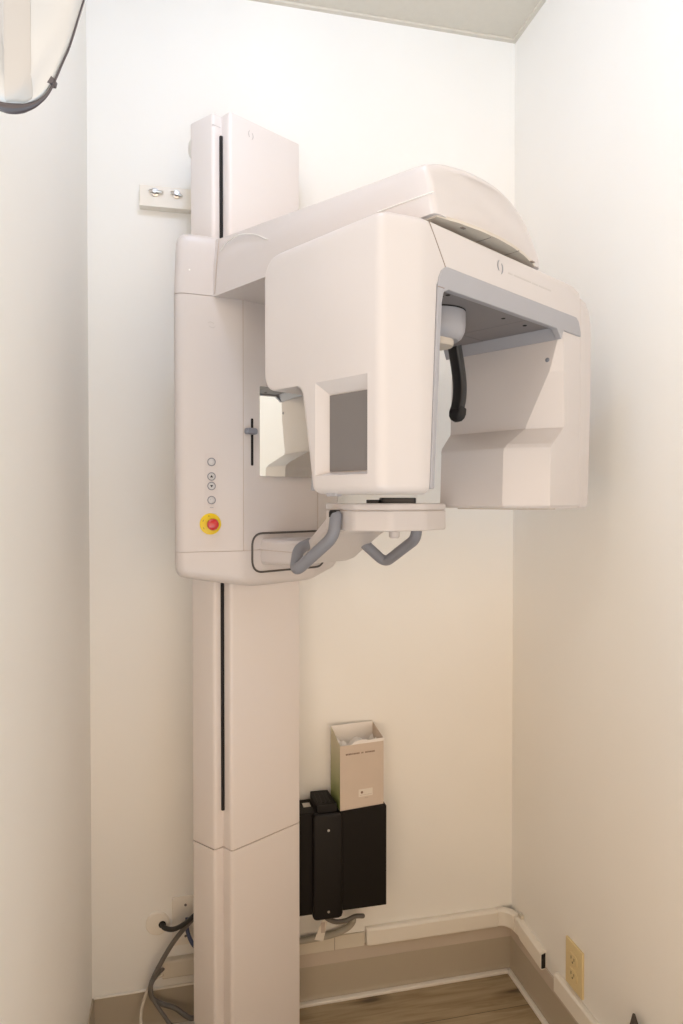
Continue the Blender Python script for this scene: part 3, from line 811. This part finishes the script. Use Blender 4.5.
# clamp over the front, rounded like a grip
bm = bmesh.new(); rings = []
for z, s in ((-0.010, 0.80), (-0.006, 0.95), (0.002, 1.0), (0.262, 1.0), (0.270, 0.94), (0.274, 0.8)):
    sec = rounded([(0.052, -BD + 0.004), (0.052, -BD - 0.016), (0.134, -BD - 0.016), (0.134, -BD + 0.004)], [0.0, 0.012, 0.012, 0.0], 5)
    rings.append([(0.093 + (a - 0.093) * s, -BD + 0.004 + (b + BD - 0.004) * s, z) for a, b in sec])
loft(bm, rings)
cl = link('clamp_bar', bm, M['bgrey'], bx, bevel=0.002, ang=50)
for zz in (0.230, 0.012):
    bm = bmesh.new(); lathe(bm, (0.094, -BD - 0.0155, zz), (0, -1, 0), [(0, 0), (0.0038, 0), (0.003, 0.0018), (0, 0.0022)], 16)
    link('screw', bm, M['steel'], cl)
bm = bmesh.new(); prism(bm, [(0.062, -0.002), (0.064, -BD - 0.004), (0.120, -BD - 0.004), (0.112, -0.002)], 'z', 0.272, 0.296)
tp = link('clamp_top', bm, M['bgrey'], bx, bevel=0.003)
for k in range(4):
    bm = bmesh.new(); box(bm, 0.070 + 0.011 * k, 0.0745 + 0.011 * k, -BD + 0.006, -0.012, 0.2955, 0.2975)
    link('rib', bm, M['bgrey'], tp)

cb = empty('card_box', (0.4570, 1.808, 0.5725), R(8.0)); tag(cb, 'open beige card dispenser box with green side standing on the black box', 'box')
w2, d2, hh = 0.0635, 0.037, 0.186
bm = bmesh.new(); box(bm, -w2, w2, -d2, -d2 + 0.0012, 0, hh - 0.012); link('front_panel', bm, M['kraft'], cb)
bm = bmesh.new()
pts = [(-w2, hh - 0.0125), (-w2 + 0.03, hh - 0.012), (-w2 + 0.045, hh - 0.004), (-0.004, hh - 0.0015), (0.02, hh - 0.0045), (w2, hh - 0.003), (w2, hh - 0.0125)]
prism(bm, pts, 'y', -d2 + 0.0002, -d2 + 0.0016); link('torn_flap', bm, M['cardin'], cb, label='torn white top edge')
bm = bmesh.new(); prism(bm, [(-d2, 0), (d2, 0), (d2, hh + 0.021), (-d2 + 0.002, hh - 0.012)], 'x', -w2, -w2 + 0.0012); link('side_panel', bm, M['green'], cb, label='green printed side panel')
bm = bmesh.new(); prism(bm, [(-d2, 0), (d2, 0), (d2, hh + 0.019), (-d2 + 0.002, hh - 0.004)], 'x', w2 - 0.0012, w2); link('side_panel', bm, M['kraft'], cb)
bm = bmesh.new(); box(bm, -w2, w2, d2 - 0.0012, d2, 0, hh + 0.021); link('back_panel', bm, M['cardin'], cb)
bm = bmesh.new(); box(bm, -w2, w2, -d2, d2, 0.0, 0.0015); link('bottom_panel', bm, M['kraft'], cb)
bm = bmesh.new()
N = 18; gv = []
for i in range(N + 1):
    row = []
    for j in range(N + 1):
        x = -w2 + 0.002 + (2 * w2 - 0.004) * i / N; y = -d2 + 0.0025 + (2 * d2 - 0.005) * j / N
        z = hh - 0.030 + 0.012 * math.sin(i * 0.75 + 0.6 * math.sin(j * 0.5)) + 0.007 * math.sin(j * 0.8 + i * 0.3)
        row.append((x, y, z))
    gv.append(row)
top = [[bm.verts.new(p) for p in r] for r in gv]
for i in range(N):
    for j in range(N): bm.faces.new((top[i][j], top[i + 1][j], top[i + 1][j + 1], top[i][j + 1]))
g = bmesh.ops.extrude_face_region(bm, geom=list(bm.faces))
bmesh.ops.translate(bm, vec=(0, 0, -0.05), verts=[v for v in g['geom'] if isinstance(v, bmesh.types.BMVert)])
link('tissue', bm, M['tissue'], cb, label='white tissues inside')
bm = bmesh.new(); box(bm, -0.010, 0.031, -d2 - 0.0004, -d2 + 0.0005, 0.030, 0.050); lb = link('sticker', bm, M['paper'], cb, label='small pale sticker')
bm = bmesh.new(); lathe(bm, (-0.0005, -d2 - 0.0003, 0.0415), (0, -1, 0), [(0, 0), (0.0036, 0), (0.0036, 0.0004), (0, 0.0004)], 14); link('dot_mark', bm, M['print'], lb)
bm = bmesh.new()
for k in range(9): box(bm, -0.007 + 0.004 * k, -0.0042 + 0.004 * k, -d2 - 0.0008, -d2, 0.0335, 0.0348)
link('fine_print', bm, M['hair'], lb)
bm = bmesh.new(); box(bm, 0.008, 0.018, -d2 - 0.0003, -d2 + 0.0003, 0.0245, 0.0262); link('small_mark', bm, M['hair'], cb)
bm = bmesh.new()
for a, b in ((-0.047, -0.008), (-0.002, 0.003), (0.009, 0.036)):   # blurred heading, illegible in the photograph
    x = a
    while x < b:
        wd = min(random.choice((0.0022, 0.003)), b - x + 0.001)
        box(bm, x, x + wd, -d2 - 0.0004, -d2 + 0.0004, 0.1475, 0.1515)
        if random.random() > 0.5: box(bm, x, x + wd * 0.4, -d2 - 0.0004, -d2 + 0.0004, 0.1515, 0.1522)
        x += wd + 0.0012
link('lettering', bm, M['print'], cb)

# ribbon cables and tag under the black box
cable('ribbon_cable', [(0.360, YB - 0.060, 0.290), (0.368, YB - 0.060, 0.268), (0.395, YB - 0.055, 0.250), (0.425, YB - 0.050, 0.246), (0.452, YB - 0.050, 0.254), (0.474, YB - 0.050, 0.252)], 0.0062, M['cgrey'],
      'short dark grey cable leaving the underside of the black box')
cable('ribbon_cable', [(0.19, YB - 0.012, 0.170), (0.27, YB - 0.013, 0.181), (0.34, YB - 0.016, 0.186), (0.395, YB - 0.016, 0.190), (0.432, YB - 0.020, 0.203), (0.447, YB - 0.030, 0.222), (0.449, YB - 0.040, 0.238)], 0.0085, plain('pale grey cable', (0.40, 0.37, 0.31), 0.5),
      'pale grey cable curving up from the open raceway channel')
tg = empty('cable_tag', (0.356, YB - 0.06, 0.268)); tag(tg, 'small white paper tag hanging under the black box', 'tag')
bm = bmesh.new(); loft(bm, [[(a, d, b) for a, b in [(-0.020, -0.056), (0.004, -0.064), (0.018, -0.002), (0.004, 0.002)]] for d in (-0.0008, 0.0008)])
link('paper', bm, M['paper'], tg)
bm = bmesh.new(); box(bm, -0.002, 0.009, -0.0015, -0.0006, -0.040, -0.012); link('print', bm, M['hair'], tg)
bm = bmesh.new(); sweep(bm, [(0.010, 0, -0.003), (0.012, 0.002, 0.012)], 0.0012, 6); link('string', bm, M['cgrey'], tg)

# ------------------------------------------------------------------ bag whose tip shows at the lower right
bg = empty('bag', (0.893, 1.254, 0.0)); tag(bg, 'dark brown bag against the right wall, only its pointed tip in view', 'bag')
bm = bmesh.new(); rings = []
for z, sx, sy, ox, oy in ((0.0, 0.036, 0.12, 0, -0.115), (0.05, 0.040, 0.125, 0, -0.115), (0.15, 0.034, 0.11, 0.004, -0.102), (0.22, 0.022, 0.068, 0.012, -0.060), (0.262, 0.012, 0.036, 0.022, -0.028), (0.290, 0.006, 0.013, 0.030, -0.006), (0.309, 0.0025, 0.003, 0.034, 0.003)):
    rings.append([(ox + sx * math.copysign(abs(math.cos(t)) ** 0.7, math.cos(t)), oy + sy * math.copysign(abs(math.sin(t)) ** 0.7, math.sin(t)), z) for t in [2 * PI * k / 20 for k in range(20)]])
loft(bm, rings); link('sack', bm, M['bag'], bg, ang=60)
bm = bmesh.new(); sweep(bm, smooth_path([(0.0, -0.14, 0.17), (-0.01, -0.11, 0.235), (0.0, -0.05, 0.24), (0.012, -0.03, 0.225)], 6), 0.006, 8); link('strap', bm, M['bag'], bg)

# ------------------------------------------------------------------ device head parked by the left wall
VX = Vector((math.cos(R(12.88)), -math.sin(R(12.88)), 0)); VF = Vector((-math.sin(R(12.88)), -math.cos(R(12.88)), 0))
DEP = 0.60
HC = VF * -DEP + VX * ((18 - 341.5) / 680 * DEP)
TIP = 1.403 + (501 - 109) / 680 * DEP
px = DEP / 680
dv = empty('device_head', (HC.x, HC.y, TIP)); tag(dv, 'glossy white device head with a dark rim hanging from the ceiling at the upper left', 'equipment')
PROF = [(0, 0.0), (0.6, 7), (1.6, 12), (3, 16), (5, 20), (9, 26), (14, 31), (22, 36), (30, 40), (60, 54), (110, 70), (160, 82), (220, 91), (280, 93), (330, 84), (365, 62), (385, 30), (390, 3)]
def hw(t):
    for (a, b), (c, d) in zip(PROF, PROF[1:]):
        if a <= t <= c:
            s = (t - a) / (c - a); return b + (d - b) * s
    return PROF[-1][1]
def front_f(x, t, h):
    q = x / max(h, 1e-3)
    f = 0.022 * min(1, h / 80) * math.sqrt(max(0, 1 - q * q))
    xe = x - 540 * f
    dl = (xe - 13) * 0.84 - (t - 20) * 0.54      # facet beyond the diagonal crease
    if dl > 0: f -= 0.0014 * dl * max(0, 1 - q * q) * min(1, h / 60)
    return f
def P3(x, y, f): return VX * (x * px) + EZ * (y * px) + VF * f
ts = [0.3, 1, 2, 3.5, 5, 8, 12, 17, 23, 30, 38, 47, 57, 68, 80, 92, 104, 118, 135, 155, 180, 210, 240, 270, 300, 325, 345, 365, 378, 386, 389.5]
NS = 56
bm = bmesh.new(); rows = []
for t in ts:
    h = hw(t); row = []
    for k in range(NS + 1):
        s = -1 + 2 * k / NS
        x = h * math.sin(s * PI / 2)
        q = x / max(h, 1e-3)
        f = front_f(x, t, h)
        # soft valley beside the spine
        f -= 0.004 * math.exp(-((x + 5) / 4.0) ** 2) * min(1, t / 40)
        row.append(bm.verts.new(P3(x, t, f)))
    rows.append(row)
for a, b in zip(rows, rows[1:]):
    for k in range(NS): bm.faces.new((a[k], a[k + 1], b[k + 1], b[k]))
back = []
for t in ts:
    h = hw(t); row = []
    for k in range(NS + 1):
        s = -1 + 2 * k / NS; x = h * math.sin(s * PI / 2); q = x / max(h, 1e-3)
        row.append(bm.verts.new(P3(x, t, -0.03 * min(1, h / 70) * math.sqrt(max(0, 1 - q * q)) - 0.0005)))
    back.append(row)
for a, b in zip(back, back[1:]):
    for k in range(NS): bm.faces.new((a[k], b[k], b[k + 1], a[k + 1]))
bmesh.ops.remove_doubles(bm, verts=bm.verts, dist=0.0006)
link('shell', bm, M['shell'], dv, ang=50)
# rim around the lower edge
pts = []
for t in (110, 85, 60, 45, 30, 20, 12, 7, 3.5, 1.2, 0.5): pts.append((-hw(t) - 0.6, t, 0))
pts.append((0, 0.1, 0))
for t in (0.5, 1.2, 3.5, 7, 12, 20, 30, 45, 60, 85, 110): pts.append((hw(t) + 0.6, t, 0))
path = smooth_path([P3(x, y - (3.0 if y < 20 else 3.0 * max(0, 1 - (y - 20) / 50)), -0.001) for x, y, _ in pts], 5)
bm = bmesh.new(); sweep(bm, path, lambda t: 0.0008 + 0.0036 * math.exp(-((t - 0.46) / 0.2) ** 2), 10)
rim = link('rim', bm, M['rim'], dv, label='dark mauve grey rim')
bm = bmesh.new()
c = P3(35.5, 24, -0.002); d1 = (P3(hw(34), 34, 0) - P3(hw(22), 22, 0)).normalized(); d2_ = Vector((d1.z * VX.x, d1.z * VX.y, -d1.dot(VX)))
loft(bm, [[c + d1 * a * px + d2_ * b * px + VF * d for a, b in [(-4, -1), (4, -1), (3, 3), (-2, 4)]] for d in (-0.004, 0.004)])
link('latch', bm, M['rim'], rim)
# spine panel down the middle and second wing panel at the left
bm = bmesh.new(); rows = []
for t in (1.5, 3, 5, 8, 13, 20, 28, 38, 50, 70, 95, 125, 160, 200, 240):
    row = []
    for k in range(9):
        h = hw(t); b_ = 540 * 0.022 * min(1, h / 80); xa = -min(10, h * 0.75) + b_; xb = min(15, h * 0.72) + b_; x = min(xa + (xb - xa) * k / 8, h * 0.9); f = front_f(x, t, h)
        row.append(P3(x, t, f + 0.0012 - 0.0008 * (abs(k - 4) / 4) ** 6))
    rows.append(row)
v1 = [[bm.verts.new(p) for p in r] for r in rows]
for a, b in zip(v1, v1[1:]):
    for k in range(8): bm.faces.new((a[k], a[k + 1], b[k + 1], b[k]))
g = bmesh.ops.extrude_face_region(bm, geom=list(bm.faces))
bmesh.ops.translate(bm, vec=-VF * 0.004, verts=[v for v in g['geom'] if isinstance(v, bmesh.types.BMVert)])
link('spine_panel', bm, M['shellwarm'], dv, ang=50, label='pearl grey panel down the middle')
bm = bmesh.new(); rows = []
for t in (12, 18, 26, 38, 55, 80, 110, 150, 200, 250):
    row = []
    for k in range(9):
        h = hw(t); x = -12 - (min(h * 0.9, 44) - 12) * k / 8
        q = min(0.98, abs(x / h))
        f = 0.022 * min(1, h / 80) * math.sqrt(1 - q * q) + 0.004 * math.sin(PI * min(1, k / 4 + 0.15)) * min(1, t / 40)
        row.append(P3(x, t, f + 0.0004))
    rows.append(row)
v1 = [[bm.verts.new(p) for p in r] for r in rows]
for a, b in zip(v1, v1[1:]):
    for k in range(8): bm.faces.new((a[k], a[k + 1], b[k + 1], b[k]))
g = bmesh.ops.extrude_face_region(bm, geom=list(bm.faces))
bmesh.ops.translate(bm, vec=-VF * 0.004, verts=[v for v in g['geom'] if isinstance(v, bmesh.types.BMVert)])
link('side_panel', bm, M['shell'], dv, ang=50)
# arm up to the ceiling (above the picture)
c = P3(0, 300, -0.015)
bm = bmesh.new(); sweep(bm, fillet_path([c, c + Vector((0, 0, 0.16)), c + Vector((-0.10, -0.02, 0.22)), Vector((c.x - 0.10, c.y - 0.02, H - TIP))], 0.04, 6), 0.016, 16, dome=False)
link('ceiling_arm', bm, M['shell'], dv)
bm = bmesh.new(); lathe(bm, (c.x - 0.10, c.y - 0.02, H - TIP), (0, 0, -1), [(0, 0), (0.05, 0), (0.047, 0.012), (0.02, 0.016), (0, 0.016)], 28)
link('ceiling_rosette', bm, M['shell'], dv)

# ------------------------------------------------------------------ light
def lamp(name, kind, loc, power, col, **k):
    l = bpy.data.lights.new(name, kind); l.energy = power; l.color = col
    for a, b in k.items(): setattr(l, a, b)
    o = bpy.data.objects.new(name, l); COL.objects.link(o); o.location = loc
    return o
def rgb_lamp(name, loc, rgb, soft):
    m = max(rgb)
    lamp(name, 'POINT', loc, m, tuple(c / m for c in rgb), shadow_soft_size=soft)
rgb_lamp('ceiling_lamp', (0.10, 0.95, 2.66), (4.0, 5.0, 7.2), 0.08)
rgb_lamp('key_ceiling_lamp', (0.48, 0.35, 2.66), (2.2, 2.0, 1.9), 0.07)
rgb_lamp('room_ceiling_lamp', (-0.59, 0.02, 2.60), (10.5, 9.7, 9.0), 0.07)
# the bright larger room the alcove opens into
w = bpy.data.worlds.new('world'); SC.world = w; w.use_nodes = True
t = w.node_tree; bgn = t.nodes['Background']
tc = t.nodes.new('ShaderNodeTexCoord'); sp = t.nodes.new('ShaderNodeSeparateXYZ')
mr = t.nodes.new('ShaderNodeMapRange'); mr.inputs['From Min'].default_value = -1; mr.inputs['From Max'].default_value = 1
rp = t.nodes.new('ShaderNodeValToRGB'); e = rp.color_ramp.elements
S_ = 3.0
WORLD = [(-1.0, (1.65, 2.2, 2.6)), (-0.36, (1.65, 2.2, 2.6)), (-0.25, (2.68, 2.05, 1.55)), (-0.05, (2.68, 2.05, 1.55)), (0.05, (2.38, 1.8, 1.25)), (0.26, (2.38, 1.8, 1.25)), (0.36, (0.1, 0.08, 0.06)), (1.0, (0.1, 0.08, 0.06))]
while len(e) < len(WORLD): e.new(0.5)
for k, (z, c) in enumerate(WORLD):
    e[k].position = (z + 1) / 2; e[k].color = (*[x / S_ for x in c], 1)
t.links.new(tc.outputs['Generated'], sp.inputs[0]); t.links.new(sp.outputs['Z'], mr.inputs['Value'])
t.links.new(mr.outputs['Result'], rp.inputs['Fac']); t.links.new(rp.outputs['Color'], bgn.inputs['Color'])
bgn.inputs['Strength'].default_value = S_

# ------------------------------------------------------------------ camera
cd = bpy.data.cameras.new('camera'); cam = bpy.data.objects.new('camera', cd); COL.objects.link(cam)
cd.sensor_fit = 'VERTICAL'; cd.sensor_height = 36.0; cd.lens = 680 / 1024 * 36.0
cam.location = (0, 0, 1.403)
cam.rotation_euler = (R(90 - 0.927), 0, R(-12.88))
cd.clip_start = 0.02
SC.camera = cam
SC.cycles.max_bounces = 10; SC.cycles.diffuse_bounces = 6
vs_ = SC.view_settings
vs_.view_transform = 'Standard'; vs_.look = 'None'; vs_.gamma = 1.0; vs_.exposure = 0.0; vs_.use_curve_mapping = False
